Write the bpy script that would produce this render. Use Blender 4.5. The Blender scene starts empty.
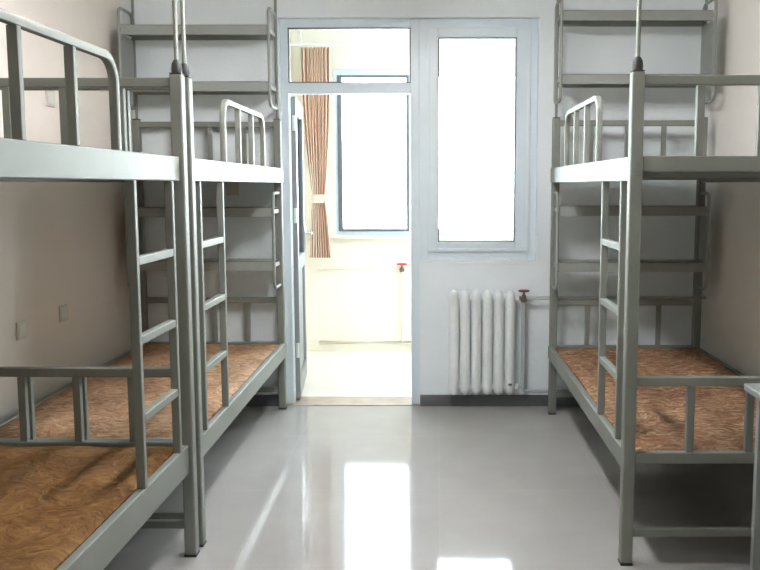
import bpy, bmesh, math, random
from mathutils import Vector, Matrix
random.seed(7)
S = bpy.context.scene
C = S.collection
PI = math.pi

# ------------------------------------------------------------------ camera
CAM_H = 1.45
FILL_LAMP = 6.1                # strength of the added fill lamp tubes
F_PX = 780.0
cd = bpy.data.cameras.new('camera')
cam = bpy.data.objects.new('camera', cd); C.objects.link(cam)
cam.location = (0, 0, CAM_H)
cam.rotation_euler = (PI/2 - math.atan(78/780.0), 0, 0)
cd.sensor_fit = 'HORIZONTAL'; cd.sensor_width = 36.0
cd.lens = 36.0*F_PX/760.0
cd.shift_x = -(435-380)/760.0
cd.shift_y = -(285-263)/760.0
cd.clip_start = 0.02; cd.clip_end = 300
S.camera = cam

# ------------------------------------------------------------------ view / exposure
S.view_settings.view_transform = 'Standard'
S.view_settings.look = 'None'
S.view_settings.gamma = 1.0
S.view_settings.use_curve_mapping = False
S.view_settings.exposure = 4.5
S.cycles.use_denoising = True
S.cycles.max_bounces = 14
S.cycles.diffuse_bounces = 9
S.cycles.glossy_bounces = 6
S.cycles.transparent_max_bounces = 16
S.cycles.sample_clamp_indirect = 12
S.cycles.caustics_reflective = False
S.cycles.caustics_refractive = False

# ------------------------------------------------------------------ sky
W = bpy.data.worlds.new('overcast_sky'); S.world = W
W.use_nodes = True
nt = W.node_tree; nt.nodes.clear()
wo = nt.nodes.new('ShaderNodeOutputWorld'); bg = nt.nodes.new('ShaderNodeBackground')
bg.inputs['Color'].default_value = (0.86, 0.95, 1.0, 1)
bg.inputs['Strength'].default_value = 1.72
nt.links.new(bg.outputs[0], wo.inputs[0])

def portal(name, loc, sx, sy, rot):
    l = bpy.data.lights.new(name, 'AREA'); l.shape = 'RECTANGLE'; l.size = sx; l.size_y = sy
    l.cycles.is_portal = True
    o = bpy.data.objects.new(name, l); C.objects.link(o); o.location = loc; o.rotation_euler = rot
    return o
# sky enters through the long balcony window
portal('sky_portal', (0.175, 6.93, 1.72), 2.1, 1.42, (-PI/2, 0, 0))

# ------------------------------------------------------------------ materials
def mat(name, col, rough=0.5, metal=0.0, spec=0.5, bump=0, bscale=80, var=0.0, vscale=6):
    m = bpy.data.materials.new(name); m.use_nodes = True
    n = m.node_tree; b = n.nodes['Principled BSDF']
    b.inputs['Base Color'].default_value = (*col, 1)
    b.inputs['Roughness'].default_value = rough
    b.inputs['Metallic'].default_value = metal
    b.inputs['Specular IOR Level'].default_value = spec
    tc = n.nodes.new('ShaderNodeTexCoord')
    if var:
        nz = n.nodes.new('ShaderNodeTexNoise'); nz.inputs['Scale'].default_value = vscale
        nz.inputs['Detail'].default_value = 5
        n.links.new(tc.outputs['Object'], nz.inputs['Vector'])
        cr = n.nodes.new('ShaderNodeValToRGB')
        cr.color_ramp.elements[0].position = 0.3; cr.color_ramp.elements[1].position = 0.7
        cr.color_ramp.elements[0].color = (*[c*(1-var) for c in col], 1)
        cr.color_ramp.elements[1].color = (*[min(1, c*(1+var)) for c in col], 1)
        n.links.new(nz.outputs['Fac'], cr.inputs[0]); n.links.new(cr.outputs[0], b.inputs['Base Color'])
    if bump:
        nb = n.nodes.new('ShaderNodeTexNoise'); nb.inputs['Scale'].default_value = bscale
        n.links.new(tc.outputs['Object'], nb.inputs['Vector'])
        bp = n.nodes.new('ShaderNodeBump'); bp.inputs['Strength'].default_value = bump
        bp.inputs['Distance'].default_value = 0.01
        n.links.new(nb.outputs['Fac'], bp.inputs['Height']); n.links.new(bp.outputs[0], b.inputs['Normal'])
    return m

M_BACK = mat('plaster_cool_light_tint', (0.79, 0.84, 0.865), 0.75, spec=0.25, bump=0.08, bscale=60, var=0.02, vscale=2)  # plaster with the cool daylight on the window wall put into its colour
M_WALL = mat('plaster_warm_light_tint', (0.80, 0.765, 0.715), 0.75, spec=0.25, bump=0.08, bscale=60, var=0.02, vscale=2)  # same plaster, warm cast of the light on the side walls put into the colour
M_WALL_L = mat('plaster_left_warm_light_tint', (0.81, 0.745, 0.675), 0.75, spec=0.25, bump=0.08, bscale=60, var=0.02, vscale=2)  # left wall plaster, stronger warm light cast mixed into the colour
M_CEIL = mat('ceiling_paint', (0.82, 0.82, 0.81), 0.85, spec=0.2)
M_CREAM = mat('balcony_cream_paint', (0.85, 0.79, 0.69), 0.7, spec=0.2, var=0.02, vscale=2)
M_STEEL = mat('grey_green_powder_coat', (0.245, 0.256, 0.228), 0.55, metal=0.2, spec=0.2, bump=0.03, bscale=400, var=0.05, vscale=5)
M_RACK = mat('grey_rack_paint', (0.315, 0.33, 0.305), 0.55, spec=0.2, var=0.05, vscale=5)
M_BASE = mat('dark_skirting_tile', (0.13, 0.138, 0.145), 0.35)
M_UPVC = mat('pale_upvc', (0.69, 0.775, 0.825), 0.3)
M_LEAF = mat('grey_door_leaf', (0.27, 0.285, 0.30), 0.4)
M_ALU = mat('grey_aluminium_frame', (0.13, 0.145, 0.165), 0.35, metal=0.0)
M_GASKET = mat('black_gasket', (0.03, 0.03, 0.035), 0.6)
M_RUB = mat('black_rubber', (0.03, 0.032, 0.03), 0.6)
M_RAD = mat('white_radiator_enamel', (0.80, 0.83, 0.82), 0.45, var=0.02)
M_PIPE = mat('grey_painted_pipe', (0.45, 0.48, 0.47), 0.4)
M_BPIPE = mat('cream_painted_pipe', (0.72, 0.66, 0.56), 0.5)
M_RED = mat('maroon_valve_wheel', (0.22, 0.035, 0.045), 0.45)
M_BRED = mat('red_valve_wheel', (0.60, 0.03, 0.04), 0.45)
M_BRASS = mat('dull_brass', (0.25, 0.19, 0.16), 0.4, metal=0.7)
M_PLATE = mat('ivory_plastic', (0.62, 0.59, 0.53), 0.4)
M_BOARD = mat('brown_deck_board', (0.13, 0.09, 0.065), 0.7, var=0.2, vscale=8)
M_SILL = mat('tan_marble', (0.46, 0.37, 0.31), 0.25, var=0.12, vscale=9)
M_BFLOOR = mat('pale_balcony_tile', (0.86, 0.83, 0.78), 0.3)
M_ROD = mat('white_rod', (0.8, 0.8, 0.8), 0.35)
M_CHROME = mat('satin_chrome', (0.7, 0.7, 0.7), 0.3, metal=0.9)
M_DESK = mat('pale_grey_steel', (0.30,0.33,0.32), 0.35, metal=0.1)

def floor_mat():
    m = bpy.data.materials.new('polished_floor_tile'); m.use_nodes = True
    n = m.node_tree; b = n.nodes['Principled BSDF']
    tc = n.nodes.new('ShaderNodeTexCoord')
    mp = n.nodes.new('ShaderNodeMapping'); mp.inputs['Location'].default_value = (0.78, -4.40+4.8, 0)
    br = n.nodes.new('ShaderNodeTexBrick'); br.offset = 0.0; br.squash = 1.0
    br.inputs['Scale'].default_value = 1.0
    br.inputs['Brick Width'].default_value = 0.8; br.inputs['Row Height'].default_value = 0.8
    br.inputs['Mortar Size'].default_value = 0.004; br.inputs['Mortar Smooth'].default_value = 0.3
    br.inputs['Color1'].default_value = (0.435, 0.418, 0.402, 1)
    br.inputs['Color2'].default_value = (0.425, 0.408, 0.392, 1)
    br.inputs['Mortar'].default_value = (0.45,0.433,0.418,1)
    nz = n.nodes.new('ShaderNodeTexNoise'); nz.inputs['Scale'].default_value = 3.5; nz.inputs['Detail'].default_value = 8
    mx = n.nodes.new('ShaderNodeMix'); mx.data_type = 'RGBA'; mx.blend_type = 'MULTIPLY'
    mx.inputs[0].default_value = 0.25
    n.links.new(tc.outputs['Object'], mp.inputs[0]); n.links.new(mp.outputs[0], br.inputs['Vector'])
    n.links.new(tc.outputs['Object'], nz.inputs['Vector'])
    n.links.new(br.outputs['Color'], mx.inputs[6]); n.links.new(nz.outputs['Color'], mx.inputs[7])
    hs = n.nodes.new('ShaderNodeHueSaturation'); hs.inputs['Saturation'].default_value = 0.0
    n.links.new(nz.outputs['Color'], hs.inputs['Color']); n.links.new(hs.outputs[0], mx.inputs[7])
    n.links.new(mx.outputs[2], b.inputs['Base Color'])
    b.inputs['Roughness'].default_value = 0.07
    b.inputs['Specular IOR Level'].default_value = 0.55
    return m
M_FLOOR = floor_mat()

def straw_mat(name, dark, mid, light, seed, sc=(20, 44, 20), warp=.16):
    m = bpy.data.materials.new(name); m.use_nodes = True
    n = m.node_tree; b = n.nodes['Principled BSDF']
    tc = n.nodes.new('ShaderNodeTexCoord')
    mp = n.nodes.new('ShaderNodeMapping'); mp.inputs['Location'].default_value = (seed, seed*1.7, 0)
    n.links.new(tc.outputs['Object'], mp.inputs[0])
    nw = n.nodes.new('ShaderNodeTexNoise'); nw.inputs['Scale'].default_value = 5; nw.inputs['Detail'].default_value = 3
    n.links.new(mp.outputs[0], nw.inputs['Vector'])
    ad = n.nodes.new('ShaderNodeMix'); ad.data_type = 'RGBA'; ad.blend_type = 'LINEAR_LIGHT'; ad.inputs[0].default_value = warp
    n.links.new(mp.outputs[0], ad.inputs[6]); n.links.new(nw.outputs['Color'], ad.inputs[7])
    mp2 = n.nodes.new('ShaderNodeMapping'); mp2.inputs['Scale'].default_value = sc
    n.links.new(ad.outputs[2], mp2.inputs[0])
    n1 = n.nodes.new('ShaderNodeTexNoise'); n1.inputs['Scale'].default_value = 1.0; n1.inputs['Detail'].default_value = 6
    n1.inputs['Roughness'].default_value = 0.65
    n.links.new(mp2.outputs[0], n1.inputs['Vector'])
    cr = n.nodes.new('ShaderNodeValToRGB'); e = cr.color_ramp.elements
    e[0].position = 0.34; e[0].color = (*dark, 1); e[1].position = 0.68; e[1].color = (*light, 1)
    k = e.new(0.5); k.color = (*mid, 1)
    n.links.new(n1.outputs['Fac'], cr.inputs[0])
    n2 = n.nodes.new('ShaderNodeTexNoise'); n2.inputs['Scale'].default_value = 3.0; n2.inputs['Detail'].default_value = 3
    n.links.new(mp.outputs[0], n2.inputs['Vector'])
    cr2 = n.nodes.new('ShaderNodeValToRGB'); cr2.color_ramp.elements[0].position = 0.35; cr2.color_ramp.elements[1].position = 0.65
    cr2.color_ramp.elements[0].color = (0.62, 0.60, 0.58, 1); cr2.color_ramp.elements[1].color = (1, 1, 1, 1)
    n.links.new(n2.outputs['Fac'], cr2.inputs[0])
    mu = n.nodes.new('ShaderNodeMix'); mu.data_type = 'RGBA'; mu.blend_type = 'MULTIPLY'; mu.inputs[0].default_value = 1
    n.links.new(cr.outputs[0], mu.inputs[6]); n.links.new(cr2.outputs[0], mu.inputs[7])
    n.links.new(mu.outputs[2], b.inputs['Base Color'])
    b.inputs['Roughness'].default_value = 0.8; b.inputs['Specular IOR Level'].default_value = 0.2
    bp = n.nodes.new('ShaderNodeBump'); bp.inputs['Strength'].default_value = 0.6; bp.inputs['Distance'].default_value = 0.012
    n.links.new(n1.outputs['Fac'], bp.inputs['Height']); n.links.new(bp.outputs[0], b.inputs['Normal'])
    return m
M_MAT_R = straw_mat('brown_fibre_mat_red', (0.20, 0.09, 0.045), (0.36, 0.19, 0.10), (0.64, 0.48, 0.32), 3.1)
M_MAT_F = straw_mat('brown_fibre_mat_far', (0.28, 0.135, 0.065), (0.46, 0.26, 0.14), (0.64, 0.46, 0.30), 6.2)
M_MAT_L = straw_mat('brown_fibre_mat_gold', (0.18, 0.082, 0.025), (0.27, 0.13, 0.04), (0.37, 0.215, 0.075), 9.4, (20, 34, 20), .2)

def glass_mat():
    m = bpy.data.materials.new('window_glass'); m.use_nodes = True
    n = m.node_tree; n.nodes.clear()
    o = n.nodes.new('ShaderNodeOutputMaterial'); mx = n.nodes.new('ShaderNodeMixShader')
    t = n.nodes.new('ShaderNodeBsdfTransparent'); t.inputs[0].default_value = (0.97, 0.985, 0.985, 1)
    g = n.nodes.new('ShaderNodeBsdfGlossy'); g.inputs['Roughness'].default_value = 0.0
    fr = n.nodes.new('ShaderNodeFresnel'); fr.inputs[0].default_value = 1.45
    n.links.new(fr.outputs[0], mx.inputs[0]); n.links.new(t.outputs[0], mx.inputs[1]); n.links.new(g.outputs[0], mx.inputs[2])
    n.links.new(mx.outputs[0], o.inputs[0])
    return m
M_GLASS = glass_mat()

def curtain_mat():
    m = bpy.data.materials.new('peach_striped_curtain'); m.use_nodes = True
    n = m.node_tree; b = n.nodes['Principled BSDF']
    uv = n.nodes.new('ShaderNodeUVMap')
    w = n.nodes.new('ShaderNodeTexWave'); w.wave_type = 'BANDS'; w.bands_direction = 'X'
    w.inputs['Scale'].default_value = 5.2; w.inputs['Distortion'].default_value = 1.5; w.inputs['Detail'].default_value = 2
    n.links.new(uv.outputs[0], w.inputs['Vector'])
    cr = n.nodes.new('ShaderNodeValToRGB'); e = cr.color_ramp.elements
    e[0].position = 0.25; e[0].color = (0.46, 0.23, 0.16, 1); e[1].position = 0.48; e[1].color = (0.74, 0.59, 0.48, 1)
    n.links.new(w.outputs['Fac'], cr.inputs[0]); n.links.new(cr.outputs[0], b.inputs['Base Color'])
    b.inputs['Roughness'].default_value = 0.9; b.inputs['Specular IOR Level'].default_value = 0.1
    return m
M_CURT = curtain_mat()

# ------------------------------------------------------------------ mesh helpers
class MB:
    def __init__(self): self.bm = bmesh.new()
    def box(self, x0, x1, y0, y1, z0, z1, bev=0.0):
        x0, x1 = min(x0, x1), max(x0, x1); y0, y1 = min(y0, y1), max(y0, y1); z0, z1 = min(z0, z1), max(z0, z1)
        t = bmesh.new(); bmesh.ops.create_cube(t, size=1.0)
        bmesh.ops.scale(t, vec=(x1-x0, y1-y0, z1-z0), verts=t.verts)
        bmesh.ops.translate(t, vec=((x0+x1)/2, (y0+y1)/2, (z0+z1)/2), verts=t.verts)
        if bev:
            bmesh.ops.bevel(t, geom=t.edges[:], offset=bev, segments=2, profile=0.5, affect='EDGES', clamp_overlap=True)
        self._add(t); return self
    def _add(self, t, M=None):
        me = bpy.data.meshes.new('tmp'); t.to_mesh(me); t.free()
        if M is not None: me.transform(M)
        self.bm.from_mesh(me); bpy.data.meshes.remove(me)
    def tube(self, pts, r, seg=10, rect=None, closed=False):
        """sweep a circle (or an axis-aligned-ish rectangle rect=(w,h)) along pts"""
        pts = [Vector(p) for p in pts]; n = len(pts)
        prof = []
        if rect:
            w, h = rect; e = min(w, h)*0.22
            for sx, sy in ((1, 1), (-1, 1), (-1, -1), (1, -1)):
                cx, cy = sx*(w/2-e), sy*(h/2-e)
                a0 = math.atan2(sy, sx) - PI/4
                for k in range(3): prof.append((cx+e*math.cos(a0+k*PI/4), cy+e*math.sin(a0+k*PI/4)))
        else:
            prof = [(r*math.cos(2*PI*k/seg), r*math.sin(2*PI*k/seg)) for k in range(seg)]
        rings = []; ref = None
        for i, p in enumerate(pts):
            if closed: d1 = (p-pts[i-1]).normalized(); d2 = (pts[(i+1) % n]-p).normalized()
            else:
                d1 = (p-pts[i-1]).normalized() if i else (pts[1]-p).normalized()
                d2 = (pts[i+1]-p).normalized() if i < n-1 else d1
            d = (d1+d2).normalized()
            if ref is None:
                ref = Vector((1, 0, 0)) if abs(d.x) < 0.9 else Vector((0, 0, 1))
            u = (ref - d*ref.dot(d)).normalized(); v = d.cross(u)
            cs = max(0.5, d.dot(d2)); 
            rings.append([self.bm.verts.new(p + u*a + v*(b/cs)) for a, b in prof])
        m = len(prof)
        rng = range(n) if closed else range(n-1)
        for i in rng:
            A, B = rings[i], rings[(i+1) % n]
            for k in range(m):
                try: self.bm.faces.new((A[k], A[(k+1) % m], B[(k+1) % m], B[k]))
                except ValueError: pass
        if not closed:
            self.bm.faces.new(list(reversed(rings[0]))); self.bm.faces.new(rings[-1])
        return self
    def loft(self, rings):
        R = [[self.bm.verts.new(p) for p in r] for r in rings]; m = len(R[0])
        for i in range(len(R)-1):
            for k in range(m): self.bm.faces.new((R[i][k], R[i][(k+1) % m], R[i+1][(k+1) % m], R[i+1][k]))
        self.bm.faces.new(list(reversed(R[0]))); self.bm.faces.new(R[-1]); return self
    def lathe(self, c, prof, seg=16, sx=1, sy=1):
        return self.loft([[(c[0]+r*sx*math.cos(2*PI*k/seg), c[1]+r*sy*math.sin(2*PI*k/seg), c[2]+z) for k in range(seg)] for r, z in prof])
    def build(self, name, m, parent=None, smooth=None):
        bmesh.ops.recalc_face_normals(self.bm, faces=self.bm.faces[:])
        me = bpy.data.meshes.new(name); self.bm.to_mesh(me); self.bm.free()
        me.materials.append(m)
        o = bpy.data.objects.new(name, me); C.objects.link(o)
        if parent is not None:
            o.parent = parent
            pm = world_of(parent)
            me.transform(pm.inverted())
        if smooth:
            for p in me.polygons: p.use_smooth = True
            me.set_sharp_from_angle(angle=smooth)
        return o
def world_of(o):
    M = Matrix.Translation(o.location)
    while o.parent: o = o.parent; M = Matrix.Translation(o.location) @ M
    return M
SM = math.radians(40)
def thing(name, label, cat, loc, group=None):
    o = bpy.data.objects.new(name, None); C.objects.link(o); o.location = loc
    o.empty_display_size = 0.1
    o['label'] = label; o['category'] = cat
    if group: o['group'] = group
    return o
def tag(o, label, cat, group=None):
    o['label'] = label; o['category'] = cat
    if group: o['group'] = group
    return o
def struct(o): o['kind'] = 'structure'; return o
def arc(c, r, a0, a1, n, plane='yz', fixed=0.0):
    out = []
    for k in range(n+1):
        a = a0+(a1-a0)*k/n
        out.append((fixed, c[0]+r*math.cos(a), c[1]+r*math.sin(a)))
    return out

# ------------------------------------------------------------------ room shell
XL, XR, YB, YF, ZC = -1.965, 1.745, -1.3, 5.03, 3.0
T = 0.21
struct(MB().box(XL-0.2, XR+0.2, YB-0.2, YF+0.0, -0.15, 0).build('floor', M_FLOOR))
struct(MB().box(XL-0.2, XR+0.2, YB-0.2, YF+T, ZC, ZC+0.15).build('ceiling', M_CEIL))
struct(MB().box(XL-0.2, XL, YB, YF+T, 0, ZC).build('wall_left', M_WALL_L))
struct(MB().box(XR, XR+0.2, YB, YF+T, 0, ZC).build('wall_right', M_WALL))
struct(MB().box(XL-0.2, XR+0.2, YB-0.2, YB, 0, ZC).build('wall_front', M_WALL))
DX0, DX1, WX1, ZT, ZW = -0.985, -0.100, 0.655, 2.497, 0.962
wb = MB()
wb.box(XL, DX0, YF, YF+T, 0, ZC)
wb.box(WX1, XR, YF, YF+T, 0, ZC)
wb.box(DX0, WX1, YF, YF+T, ZT, ZC)
wb.box(DX1, WX1, YF, YF+T, 0, ZW)
struct(wb.build('wall_back', M_BACK))
bb = MB()
bb.box(XL, DX0-0.002, YF-0.010, YF, 0, 0.075); bb.box(DX1+0.002, XR, YF-0.010, YF, 0, 0.075)
struct(bb.build('baseboard_back', M_BASE))
struct(MB().box(XL, XL+0.01, YB, YF-0.01, 0, 0.075).build('baseboard_left', M_BASE))
struct(MB().box(XR-0.01, XR, YB, YF-0.01, 0, 0.075).build('baseboard_right', M_BASE))
struct(MB().box(DX0, DX1, YF, YF+T, -0.15, 0.004).build('trim_1', M_SILL))          # door threshold
# raised plaster border round the window
tb = MB()
tb.box(WX1, WX1+0.022, YF-0.006, YF, ZW-0.022, ZT); tb.box(DX1+0.01, WX1, YF-0.006, YF, ZW-0.022, ZW)
struct(tb.build('trim_2', M_BACK))

# ------------------------------------------------------------------ door frame with transom, and open leaf
FY0, FY1 = YF+0.025, YF+0.095
d = struct(MB().box(DX0, DX0+0.052, FY0, FY1, 0.004, ZT, .004).box(DX1-0.055, DX1, FY0, FY1, 0.004, ZT, .004)
           .box(DX0+0.052, DX1-0.055, FY0, FY1, 2.440, ZT, .004).box(DX0+0.052, DX1-0.055, FY0, FY1, 2.030, 2.098, .004)
           .build('door_1', M_UPVC))
g = MB()
gx0, gx1, gz0, gz1 = DX0+0.052, DX1-0.055, 2.098, 2.440
g.box(gx0, gx0+.006, FY0+.004, FY0+.03, gz0, gz1).box(gx1-.006, gx1, FY0+.004, FY0+.03, gz0, gz1)
g.box(gx0, gx1, FY0+.004, FY0+.03, gz0, gz0+.006).box(gx0, gx1, FY0+.004, FY0+.03, gz1-.006, gz1)
g.build('gasket', M_GASKET, d)
MB().box(gx0+.001, gx1-.001, FY0+.033, FY0+.039, gz0+.001, gz1-.001).build('pane', M_GLASS, d)
# leaf, swung out onto the balcony (built along +Y from the hinge, then turned)
HX, HY, LW = DX0+0.056, FY1+0.006, 0.74
ang = math.radians(6.0)
leaf = bpy.data.objects.new('door_2', None); C.objects.link(leaf); struct(leaf); leaf.location = (HX, HY, 0)
def lb(m, y0, y1, z0, z1, x0=-0.026, x1=0.026, bev=.003): m.box(HX+x0, HX+x1, HY+y0, HY+y1, z0, z1, bev)
m = MB(); lb(m, 0, .085, .02, 2.02); lb(m, LW-.085, LW, .02, 2.02); lb(m, .085, LW-.085, 1.93, 2.02); lb(m, .085, LW-.085, .02, .14); lb(m, .085, LW-.085, .86, .95)
m.build('leaf_frame', M_LEAF, leaf)
m = MB(); lb(m, .085, LW-.085, .14, .86, -.008, .008, 0); m.build('lower_panel', M_LEAF, leaf)
m = MB(); lb(m, .085, LW-.085, .95, 1.93, -.003, .003, 0); m.build('pane', M_GLASS, leaf)
m = MB()
for y0, y1, z0, z1 in ((.082, .09, .95, 1.93), (LW-.09, LW-.082, .95, 1.93), (.082, LW-.082, .948, .956), (.082, LW-.082, 1.924, 1.932)): lb(m, y0, y1, z0, z1, -.015, .015, 0)
m.build('gasket', M_ALU, leaf)
m = MB(); lb(m, LW-.06, LW-.03, .98, 1.14, .026, .036); m.tube([(HX+.03, HY+LW-.045, 1.09), (HX+.075, HY+LW-.045, 1.09), (HX+.075, HY+LW-.15, 1.09)], .009)
m.build('door_handle', M_CHROME, leaf, SM)
for z in (.35, 1.25, 1.85):
    MB().lathe((HX+.012, HY-.0, z), [(.011, -.05), (.011, .05)], 10).build('hinge', M_ROD, leaf, SM)
leaf.rotation_euler = (0, 0, ang)

# ------------------------------------------------------------------ room window
w1 = bpy.data.objects.new('window_1', None); C.objects.link(w1); struct(w1); w1.location = ((DX1+WX1)/2, YF, ZW)
MB().box(DX1, DX1+.056, FY0, FY1, ZW, ZT, .004).box(WX1-.054, WX1, FY0, FY1, ZW, ZT, .004)\
    .box(DX1+.056, WX1-.054, FY0, FY1, ZW, ZW+.066, .004).box(DX1+.056, WX1-.054, FY0, FY1, ZT-.052, ZT, .004).build('window_frame', M_UPVC, w1)
sx0, sx1, sz0, sz1 = DX1+.058, WX1-.056, ZW+.068, ZT-.054
b = .062
sash = MB().box(sx0, sx0+b, FY0-.012, FY1-.012, sz0, sz1, .005).box(sx1-b-.02, sx1, FY0-.012, FY1-.012, sz0, sz1, .005)\
    .box(sx0+b, sx1-b-.02, FY0-.012, FY1-.012, sz0, sz0+.054, .005).box(sx0+b, sx1-b-.02, FY0-.012, FY1-.012, sz1-.066, sz1, .005)\
    .box(sx0-.010, sx0+.01, FY0-.014, FY0-.001, sz0-.01, sz1+.01, .003).box(sx1-.01, sx1+.010, FY0-.014, FY0-.001, sz0-.01, sz1+.01, .003)\
    .box(sx0+.01, sx1-.01, FY0-.014, FY0-.001, sz0-.010, sz0+.01, .003).box(sx0+.01, sx1-.01, FY0-.014, FY0-.001, sz1-.01, sz1+.010, .003).build('window_sash', M_UPVC, w1)
px0, px1, pz0, pz1 = sx0+b, sx1-b-.02, sz0+.054, sz1-.066
m = MB()
for a in ((px0, px0+.006, pz0, pz1), (px1-.006, px1, pz0, pz1), (px0, px1, pz0, pz0+.006), (px0, px1, pz1-.006, pz1)):
    m.box(a[0], a[1], FY0-.006, FY0+.02, a[2], a[3])
m.build('gasket', M_GASKET, sash)
MB().box(px0+.001, px1-.001, FY0+.023, FY0+.029, pz0+.001, pz1-.001).build('pane', M_GLASS, sash)

# ------------------------------------------------------------------ balcony
BY0, BY1, BXL, BXR, BZ = YF+T, 6.75, -1.22, 1.35, 2.82
struct(MB().box(BXL-.15, BXR+.15, BY0, BY1+.2, -.15, 0).build('floor_balcony', M_BFLOOR))
struct(MB().box(BXL-.15, BXR+.15, BY0, BY1+.2, BZ, BZ+.15).build('ceiling_balcony', M_CEIL))
struct(MB().box(BXL-.15, BXL, BY0, BY1+.2, 0, BZ).build('wall_balcony_left', M_CREAM))
struct(MB().box(BXR, BXR+.15, BY0, BY1+.2, 0, BZ).build('wall_balcony_right', M_CREAM))
WZ0, WZ1, VX0, VX1 = 1.02, 2.43, -0.86, 1.22
struct(MB().box(BXL, BXR, BY1, BY1+.2, 0, WZ0).box(BXL, BXR, BY1, BY1+.2, WZ1, BZ).box(BXL, VX0, BY1, BY1+.2, WZ0, WZ1)
       .box(VX1, BXR, BY1, BY1+.2, WZ0, WZ1).build('wall_balcony_back', M_CREAM))
struct(MB().box(BXL, BXR, BY1-.012, BY1, 0, .09, .003).build('baseboard_balcony', M_CREAM))
w2 = bpy.data.objects.new('window_2', None); C.objects.link(w2); struct(w2); w2.location = (0.18, BY1, WZ0)
m = MB(); f = .05; y0, y1 = BY1+.02, BY1+.09
m.box(VX0, VX0+f, y0, y1, WZ0, WZ1, .004).box(VX1-f, VX1, y0, y1, WZ0, WZ1, .004)
m.box(VX0+f, VX1-f, y0, y1, WZ0, WZ0+f, .004).box(VX0+f, VX1-f, y0, y1, WZ1-.06, WZ1, .004)
mull = (-0.215, 0.50+.2)
for x in mull: m.box(x-.022, x+.022, y0, y1, WZ0+f, WZ1-.06, .004)
wf2 = m.build('window_frame', M_UPVC, w2)
ed = [VX0+f, mull[0]-.022, mull[0]+.022, mull[1]-.022, mull[1]+.022, VX1-f]
for i in range(3):
    a, c = ed[2*i], ed[2*i+1]
    MB().box(a+.001, c-.001, y0+.03, y0+.036, WZ0+f+.001, WZ1-.061).build('pane', M_GLASS, w2)
struct(MB().box(BXL, BXR, BY1-.06, BY1+.02, WZ0-.03, WZ0, .006).build('trim_3', M_CREAM))       # inner sill

m = MB(); a, c = ed[0]-.025, ed[1]+.014; t = .040; z0, z1 = WZ0+f-.02, WZ1-.05
m.box(a, a+t, y0-.012, y0+.002, z0, z1, .002).box(c-t*.6, c, y0-.012, y0+.002, z0, z1, .002)
m.box(a+t, c-t*.6, y0-.012, y0+.002, z0, z0+t*.6, .002).box(a+t, c-t*.6, y0-.012, y0+.002, z1-t*.6, z1, .002)
m.build('dark_sash', M_ALU, wf2)  # thin dark sash of the left opening
# curtain rod with hangers
rod = thing('curtain_rod', 'white curtain rod across the balcony, seen through the glass above the door', 'curtain rod', (0, 6.56, 2.60))
MB().tube([(BXL+.001, 6.56, 2.60), (BXR-.001, 6.56, 2.60)], .012, 12).build('rod', M_ROD, rod, SM)
for x in (-1.10, 0.75):
    MB().tube([(x, 6.56, 2.612), (x, 6.56, BZ-.001)], .007, 8).build('hanger', M_ROD, rod, SM)

# curtain, gathered and tied in the middle
def curtain():
    nu, nv = 120, 60
    bm = bmesh.new(); uvl = bm.loops.layers.uv.new('UVMap'); G = []
    zt, zb, zk = 2.575, 0.84, 1.34
    for j in range(nv+1):
        z = zt+(zb-zt)*j/nv
        if z > zk: t = (zt-z)/(zt-zk); hw = 0.118*(1-t**2.2)+0.05*t**2.2; cx = -0.985-.0*t+0.01*t**1.5
        else: t = (zk-z)/(zk-zb); hw = 0.05+0.04*t**.7; cx = -0.975+0.005*t
        row = []
        for i in range(nu+1):
            u = i/nu
            am = 0.020 if hw > .06 else 0.028
            y = 6.56+am*math.sin(u*2*PI*8.0+0.6*math.sin(z*2))+0.006*math.sin(u*41+z*3)
            row.append(bm.verts.new((cx+(u-.5)*2*hw+0.004*math.cos(u*2*PI*8), y, z)))
        G.append(row)
    for j in range(nv):
        for i in range(nu):
            fc = bm.faces.new((G[j][i], G[j+1][i], G[j+1][i+1], G[j][i+1]))
            for lp, (a, c) in zip(fc.loops, ((i, j), (i, j+1), (i+1, j+1), (i+1, j))): lp[uvl].uv = (a/nu, c/nv)
            fc.smooth = True
    me = bpy.data.meshes.new('curtain'); bm.to_mesh(me); bm.free(); me.materials.append(M_CURT)
    o = bpy.data.objects.new('curtain', me); C.objects.link(o)
    sm = o.modifiers.new('thickness', 'SOLIDIFY'); sm.thickness = 0.003
    return tag(o, 'peach striped curtain tied in the middle, hanging left of the balcony window', 'curtain')
cu = curtain()
ring = [(-.975+.066*math.cos(2*PI*k/24), 6.56+.044*math.sin(2*PI*k/24)) for k in range(24)]
ti = MB(); ti.loft([[(x, y, 1.30) for x, y in ring], [(x, y, 1.37) for x, y in ring]]).build('tie_band', mat('cream_tie', (.75, .66, .54), .9), cu, SM)

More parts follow.
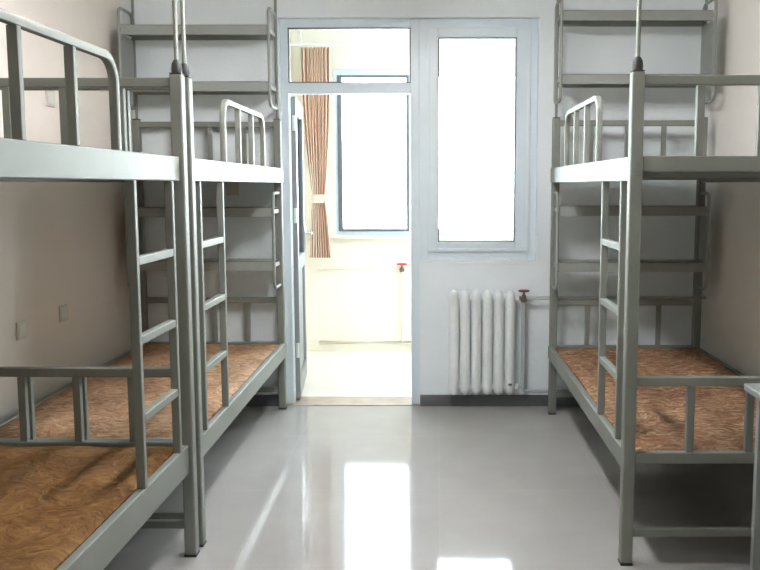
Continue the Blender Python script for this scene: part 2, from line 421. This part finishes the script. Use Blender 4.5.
# pipes on the balcony wall
bpz, bpx, bpy_ = 0.735, -0.285, BY1-.062
bp = thing('heating_pipe', 'cream heating pipe with red valve wheel on the balcony wall', 'pipe', (bpx, bpy_, 0.0))
MB().tube([(-1.0, BY1-.004, bpz), (-1.0, bpy_, bpz), (bpx-.03, bpy_, bpz)], .013, 10).build('pipe', M_BPIPE, bp, SM)
MB().tube([(bpx, bpy_, bpz-.03), (bpx, bpy_, .095)], .012, 10).build('pipe', M_BPIPE, bp, SM)
MB().tube([(-1.0, BY1-.016, .085), (-1.0, bpy_, .085), (bpx+.1, bpy_, .085), (bpx+.1, BY1-.016, .085)], .014, 10).build('pipe', M_BPIPE, bp, SM)
v = MB().lathe((bpx, bpy_, bpz-.03), [(.016, 0), (.022, .006), (.022, .028), (.016, .034), (.009, .04), (.009, .06)], 12).build('valve', M_BRASS, bp, SM)
MB().lathe((bpx, bpy_, bpz+.026), [(.012, 0), (.044, .004), (.048, .010), (.044, .016), (.012, .02)], 20).build('valve_wheel', M_BRED, v, SM)

# ------------------------------------------------------------------ bunk beds
P = 0.046; H = 1.857; RC = .016                     # post size, post height, recess of the rails behind the post face
def bunk(label, s, A, BW, y0, y1, rot, ladder, guard, bal, lap_far, low, gz):
    """s: +1 right, -1 left; A: distance of the aisle post face from the camera axis"""
    X = lambda x: s*(A+x)
    root = thing('bunk_bed', label, 'bunk bed', (X(BW/2), (y0+y1)/2, 0), 'steel bunk beds along the two walls')
    def box(name, x0, x1, ya, yb, z0, z1, bev=.003, parent=root, m=M_STEEL):
        return MB().box(X(x0), X(x1), ya, yb, z0, z1, bev).build(name, m, parent)
    # posts with rubber feet and pole
    for xi in (0, 1):
        for ya in (y0, y1-P):
            xa = xi*(BW-P)
            far = lap_far and ya != y0
            if far and xi == 0: xa = RC+.001
            p = box('post', xa, xa+P, ya, ya+P, .008, H, .006)
            MB().box(X(xa-.001), X(xa+P+.001), ya-.001, ya+P+.001, 0, .009, .002).build('foot_cap', M_RUB, p)
            MB().box(X(xa+.001), X(xa+P-.001), ya+.001, ya+P-.001, H, H+.005, .002).build('top_cap', M_RUB, p)
            fy = ya-.004 if ya == y0 else ya+P
            for z in (1.53, 1.485, .42):
                MB().box(X(xa+.022), X(xa+.034), fy, fy+.004, z-.006, z+.006, .0015).build('bolt', M_STEEL, p)
            cx, cy = X(xa+P/2), ya+P/2
            if far: cy = y1-.012
            pole = MB().tube([(cx, cy, H+.005), (cx, cy, 2.75)], .0085, 10).build('curtain_pole', M_STEEL, root, SM)
            if not far:
                MB().lathe((cx, cy, H+.005), [(.019, 0), (.020, .014), (.018, .034), (.010, .048)], 14).build('pole_foot', M_RUB, pole, SM)
    # long side rails
    yr = y1 if lap_far else y1-P
    for z0, z1 in (low, (1.465, 1.555)):
        r = MB().box(X(RC), X(RC+.028), y0+P, y1-P, z0, z1, .004)
        if lap_far: r.box(X(RC-.004), X(RC), y0+P+.01, y1-.002, z0+.001, z1-.001, .001)
        r.build('side_rail', M_STEEL, root)
        box('side_rail', BW-.034, BW-.006, y0+P, y1-P, z0, z1, .004)
    # ends
    dz = low[1]-.435 if not lap_far else 0
    for yc in (y0+P/2, y1-P/2):
        xi0, xi1 = P, BW-P
        if lap_far and yc > (y0+y1)/2: xi0 = P+RC
        box('foot_rail', xi0, xi1, yc-.012, yc+.012, .11, .14)
        box('end_rail', xi0, xi1, yc-.016, yc+.016, dz+.400, dz+.442, .004)
        box('end_rail', xi0, xi1, yc-.016, yc+.016, dz+.698, dz+.733, .004)
        box('end_rail', xi0, xi1, yc-.016, yc+.016, 1.498, 1.555, .004)
        box('end_rail', xi0, xi1, yc-.016, yc+.016, 1.81, 1.845, .004)
        for xc in bal:
            box('baluster', xc-.014, xc+.014, yc-.012, yc+.012, dz+.442, dz+.698, .002)
            box('baluster', xc-.014, xc+.014, yc-.012, yc+.012, 1.555, 1.81, .002)
    # cross bars and deck boards
    for za, zb, h in ((low[1]-.062, low[1]-.036, low[1]-.036), (1.480, 1.500, 1.500)):
        box('deck_board', RC+.03, BW-.036, y0+P+.003, y1-P-.003, h, h+.012, .002, m=M_BOARD)
        for k in range(5):
            yc = y0+P+.12+(y1-y0-2*P-.24)*k/4
            box('cross_bar', RC+.028, BW-.034, yc-.012, yc+.012, za, zb, .002)
    # guard rail
    ga, gb = guard
    r = .075; zt = gz; xg = X(RC+.014)
    path = [(xg, ga, 1.555)] + arc((ga+r, zt-r), r, PI, PI/2, 7, fixed=xg) + arc((gb-r, zt-r), r, PI/2, 0, 7, fixed=xg) + [(xg, gb, 1.555)]
    gr = MB().tube(path, 0, rect=(.026, .026)).build('guard_rail', M_STEEL, root, SM)
    for k in (1, 2):
        yc = ga+(gb-ga)*k/3
        MB().box(xg-.013, xg+.013, yc-.010, yc+.010, 1.555, zt-.013, .002).build('baluster', M_STEEL, gr)
    # ladder
    la, lb_ = ladder
    ld = MB()
    for yc in (la, lb_): ld.box(X(RC-.002), X(RC+.028), yc-.011, yc+.011, low[1], 1.465, .003)
    ld = ld.build('ladder', M_STEEL, root)
    for z in (.685, .945, 1.205):
        MB().box(X(RC-.001), X(RC+.027), la+.011, lb_-.011, z-.014, z+.014, .003).build('rung', M_STEEL, ld)
    root.rotation_euler = (0, 0, rot)
    return root

LN = (-1, .946, .945, 0.94, 2.975, -.012)
LF = (-1, .942, .945, 3.005, 4.985, .010)
RB = (1, .7075, .965, 2.855, 4.875, .0025)
BAL = (.235, .448, .661); BALF = (.252, .465, .678); BALR = (.254, .478, .702)
bunk('steel bunk bed at the left nearest the camera, cut off by the picture edge', *LN, (2.50, 2.845), (1.585, 2.405), BAL, False, (.340, .452), 1.831)
bunk('steel bunk bed at the left farther back, its far post beside the balcony door', *LF, (3.165, 3.515), (3.60, 4.46), BALF, True, (.345, .435), 1.833)
bunk('steel bunk bed against the right wall beyond the radiator pipe', *RB, (3.055, 3.39), (3.55, 4.40), BALR, True, (.358, .435), 1.845)

def sleeping_mat(label, bed, m, zr):
    s, A, BW, y0, y1, rot = bed
    w = BW-RC-.03-.040; x0m = RC+.034
    ya, yb = y0+P+.008, y1-P-.008
    hx, hy = w/2, (yb-ya)/2
    nx, ny = 24, 48; zt = zr+.006; zb = zr-.0235
    mb = MB(); bm = mb.bm
    rnd = random.Random(int(y0*100)+s)
    ph = [rnd.uniform(0, 6) for _ in range(6)]
    def edge(u): return min(1.0, min(u, 1-u)*26)**.5
    px_ = lambda i: -hx+2*hx*i/nx
    py_ = lambda j: -hy+2*hy*j/ny
    top = [[bm.verts.new((px_(i), py_(j),
            zt-.010*(1-edge(i/nx)*edge(j/ny)) + .004*math.sin(i*.7+ph[0]+j*.2)*math.sin(j*.45+ph[1]))) for i in range(nx+1)] for j in range(ny+1)]
    bot = [[bm.verts.new((px_(i), py_(j), zb)) for i in range(nx+1)] for j in range(ny+1)]
    for j in range(ny):
        for i in range(nx):
            bm.faces.new((top[j][i], top[j][i+1], top[j+1][i+1], top[j+1][i]))
            bm.faces.new((bot[j][i], bot[j+1][i], bot[j+1][i+1], bot[j][i+1]))
    for j in range(ny):
        bm.faces.new((top[j][0], top[j+1][0], bot[j+1][0], bot[j][0])); bm.faces.new((top[j][nx], bot[j][nx], bot[j+1][nx], top[j+1][nx]))
    for i in range(nx):
        bm.faces.new((top[0][i], bot[0][i], bot[0][i+1], top[0][i+1])); bm.faces.new((top[ny][i], top[ny][i+1], bot[ny][i+1], bot[ny][i]))
    o = mb.build('sleeping_mat', m, smooth=SM)
    c0 = Vector((s*(A+BW/2), (y0+y1)/2, 0)); off = Matrix.Rotation(rot, 4, 'Z') @ Vector((s*(x0m+w/2-BW/2), 0, 0))
    o.location = c0+off; o.rotation_euler = (0, 0, rot)
    return tag(o, label, 'mat', 'fibre mats on the lower bunks')
sleeping_mat('golden brown fibre mat on the lower bunk nearest the camera at the left', LN, M_MAT_L, .452)
sleeping_mat('brown fibre mat on the farther left lower bunk, beside the balcony door', LF, M_MAT_F, .435)
sleeping_mat('reddish brown fibre mat on the lower bunk at the right', RB, M_MAT_R, .435)

# ------------------------------------------------------------------ hanging shelf racks at the far bed ends
def rack(label, s, xa, xb, yb, z0, z1, zs):
    X = lambda x: s*x
    ya = yb-.225; yb = yb-.014
    root = thing('shelf_rack', label, 'shelf rack', (X((xa+xb)/2), (ya+yb)/2, z0), 'steel shelf racks over the far bed ends')
    r = .045
    for xc in (xa-.011, xb+.011):
        fx = X(xc)
        loop = arc((ya+r, z0+r), r, PI, 1.5*PI, 6, fixed=fx)+arc((yb-r, z0+r), r, 1.5*PI, 2*PI, 6, fixed=fx)+arc((yb-r, z1-r), r, 0, PI/2, 6, fixed=fx)+arc((ya+r, z1-r), r, PI/2, PI, 6, fixed=fx)
        MB().tube(loop, .0095, 10, closed=True).build('side_loop', M_RACK, root, SM)
    for z in zs:
        sb = MB()
        sb.box(X(xa), X(xb), ya+.004, yb-.02, z+.055, z+.058)              # plate
        sb.box(X(xa), X(xb), ya+.004, ya+.007, z, z+.058)                   # front lip
        sb.box(X(xa), X(xb), ya+.007, ya+.024, z, z+.003)                   # folded return
        sb.box(X(xa), X(xb), yb-.023, yb-.02, z, z+.058)
        sb.box(X(xa-.011), X(xa), ya+.002, yb-.002, z+.02, z+.044); sb.box(X(xb), X(xb+.011), ya+.002, yb-.002, z+.02, z+.044)
        sb.build('shelf', M_RACK, root)
    MB().box(X(xb+.001), X(xb+.003), ya+.006, yb-.006, zs[1]+.06, zs[0]-.002).build('side_panel', M_RACK, root)
    return root
rack('upper grey steel shelf rack above the farther left bunk, left of the door', -1, 1.005, 1.875, 4.995, 1.925, 2.505, (2.345, 2.012))
rack('lower grey steel shelf rack under the top deck of the farther left bunk', -1, 1.0, 1.875, 4.995, .815, 1.40, (1.255, .925))
rack('upper grey steel shelf rack above the right bunk, right of the window', 1, .755, 1.638, 4.93, 1.95, 2.545, (2.415, 2.047))
rack('lower grey steel shelf rack under the top deck of the right bunk', 1, .75, 1.638, 4.93, .815, 1.40, (1.265, .925))

# ------------------------------------------------------------------ radiator and its pipes
rad = thing('radiator', 'white six column radiator on the wall below the window', 'radiator', (.29, 4.955, .095))
px = .0725; x0 = .120
for k in range(6):
    xc = x0+px*k
    prof = [(.012, .0), (.026, .012), (.034, .035), (.0345, .06), (.0342, .085), (.034, .12), (.034, .56), (.0342, .595), (.0345, .62), (.034, .645), (.026, .668), (.012, .682)]
    MB().lathe((xc, 4.955, .098), prof, 20, 1.0, 1.5).build('column', M_RAD, rad, SM)
for z in (.148, .728):
    MB().tube([(x0-.02, 4.955, z), (x0+px*5+.055, 4.955, z)], .019, 14).build('header', M_RAD, rad, SM)
MB().box(x0+px*5-.012, x0+px*5+.012, 4.955-.056, 4.955-.046, .168, .182, .003).build('air_vent', M_BRASS, rad)
for x in (x0+px*.5, x0+px*4.5):
    MB().box(x-.01, x+.01, 4.97, YF, .66, .675).build('wall_bracket', M_RAD, rad)
vx, vy = .570, 4.955
pp = thing('radiator_pipe', 'grey pipe with maroon valve wheel at the right of the radiator', 'pipe', (vx, vy, .1))
xe = x0+px*5+.057
MB().tube([(vx+.016, vy, .728), (XR-.001, vy+.025, .728)], .011, 10).build('pipe', M_PIPE, pp, SM)
MB().tube([(xe, vy, .148), (vx, vy, .148), (vx, vy, .128), (vx+.03, vy, .118), (XR-.001, vy+.025, .118)], .011, 10).build('pipe', M_PIPE, pp, SM)
MB().tube([(vx, vy, .705), (vx, vy, .15)], .0155, 12).build('pipe', M_PIPE, pp, SM)
v = MB().lathe((vx, vy, .700), [(.015, 0), (.021, .004), (.021, .018), (.017, .02), (.017, .038), (.012, .042), (.012, .052), (.007, .054), (.007, .075)], 14)\
    .tube([(xe, vy, .728), (vx, vy, .728)], .013, 12).build('valve', M_BRASS, pp, SM)
MB().lathe((vx, vy, .767), [(.010, 0), (.034, .003), (.037, .008), (.034, .013), (.010, .016)], 20).build('valve_wheel', M_RED, v, SM)

# ------------------------------------------------------------------ wall plates
def plate(label, y, z):
    p = thing('wall_socket', label, 'socket', (XL, y, z), 'ivory sockets on the left wall')
    MB().box(XL, XL+.009, y-.043, y+.043, z-.043, z+.043, .003).build('cover_plate', M_PLATE, p)
    MB().box(XL+.009, XL+.0115, y-.030, y+.030, z-.030, z+.030, .001).build('insert', mat('ivory_insert', (.70, .68, .62), .35), p)
    return p
plate('ivory wall socket low on the left wall, the one nearer the camera', 3.65, .765)
plate('ivory wall socket low on the left wall, the one nearer the farther bunk', 4.07, .777)
plate('ivory wall socket high on the left wall, seen through the top guard rail', 4.035, 1.89)

bx, bz = -1.30, 1.428
p = thing('wall_socket', 'ivory wall socket on the back wall behind the farther left bunk, under its top deck', 'socket', (bx, YF, bz))
MB().box(bx-.043, bx+.043, YF-.009, YF, bz-.043, bz+.043, .003).build('cover_plate', M_PLATE, p)
MB().box(bx-.030, bx+.030, YF-.0115, YF-.009, bz-.030, bz+.030, .001).build('insert', M_PLATE, p)

# ------------------------------------------------------------------ desk corner at the right edge
dk = thing('desk', 'pale grey steel desk at the right edge, only its corner and leg in view', 'desk', (1.38, 2.2, 0))
DX, DXR, DY0, DY1, DZ = 1.105, 1.70, 1.62, 2.735, .745
MB().box(DX, DXR, DY0, DY1, DZ-.026, DZ, .004).build('desktop', M_DESK, dk)
for x in (DX+.036, DXR-.055):
    for y in (DY0+.03, DY1-.055):
        lg = MB().box(x, x+.025, y, y+.025, .008, DZ-.026, .002).build('leg', M_DESK, dk)
        MB().box(x-.002, x+.027, y-.002, y+.027, 0, .012, .002).build('foot_cap', M_RUB, lg)
MB().box(DX+.055, DXR-.055, DY1-.052, DY1-.034, DZ-.075, DZ-.026, .002).build('apron', M_DESK, dk)

# ------------------------------------------------------------------ added fill lamp, unseen above the frame, brightens the room
M_TUBE = mat('fill_lamp_tube', (1, 1, 1), 0.5)
_b = M_TUBE.node_tree.nodes['Principled BSDF']
_b.inputs['Emission Color'].default_value = (0.98, 0.985, 1.0, 1); _b.inputs['Emission Strength'].default_value = FILL_LAMP
LZ = 2.55
for lx, ly, lab in ((-.12, 3.0, 'added twin tube fill lamp, unseen above the middle of the room'),):
    lp = thing('added_fill_lamp', lab, 'added fill lamp', (lx, ly, ZC))
    MB().box(lx-.09, lx+.09, ly-.62, ly+.62, LZ+.025, LZ+.06, .01).build('housing', M_ROD, lp)
    for dx in (-.045, .045):
        MB().tube([(lx+dx, ly-.6, LZ), (lx+dx, ly+.6, LZ)], .015, 12).build('tube', M_TUBE, lp, SM)
    for dy in (-.45, .45):
        MB().tube([(lx, ly+dy, LZ+.06), (lx, ly+dy, ZC-.001)], .006, 8).build('hanger', M_ROD, lp, SM)
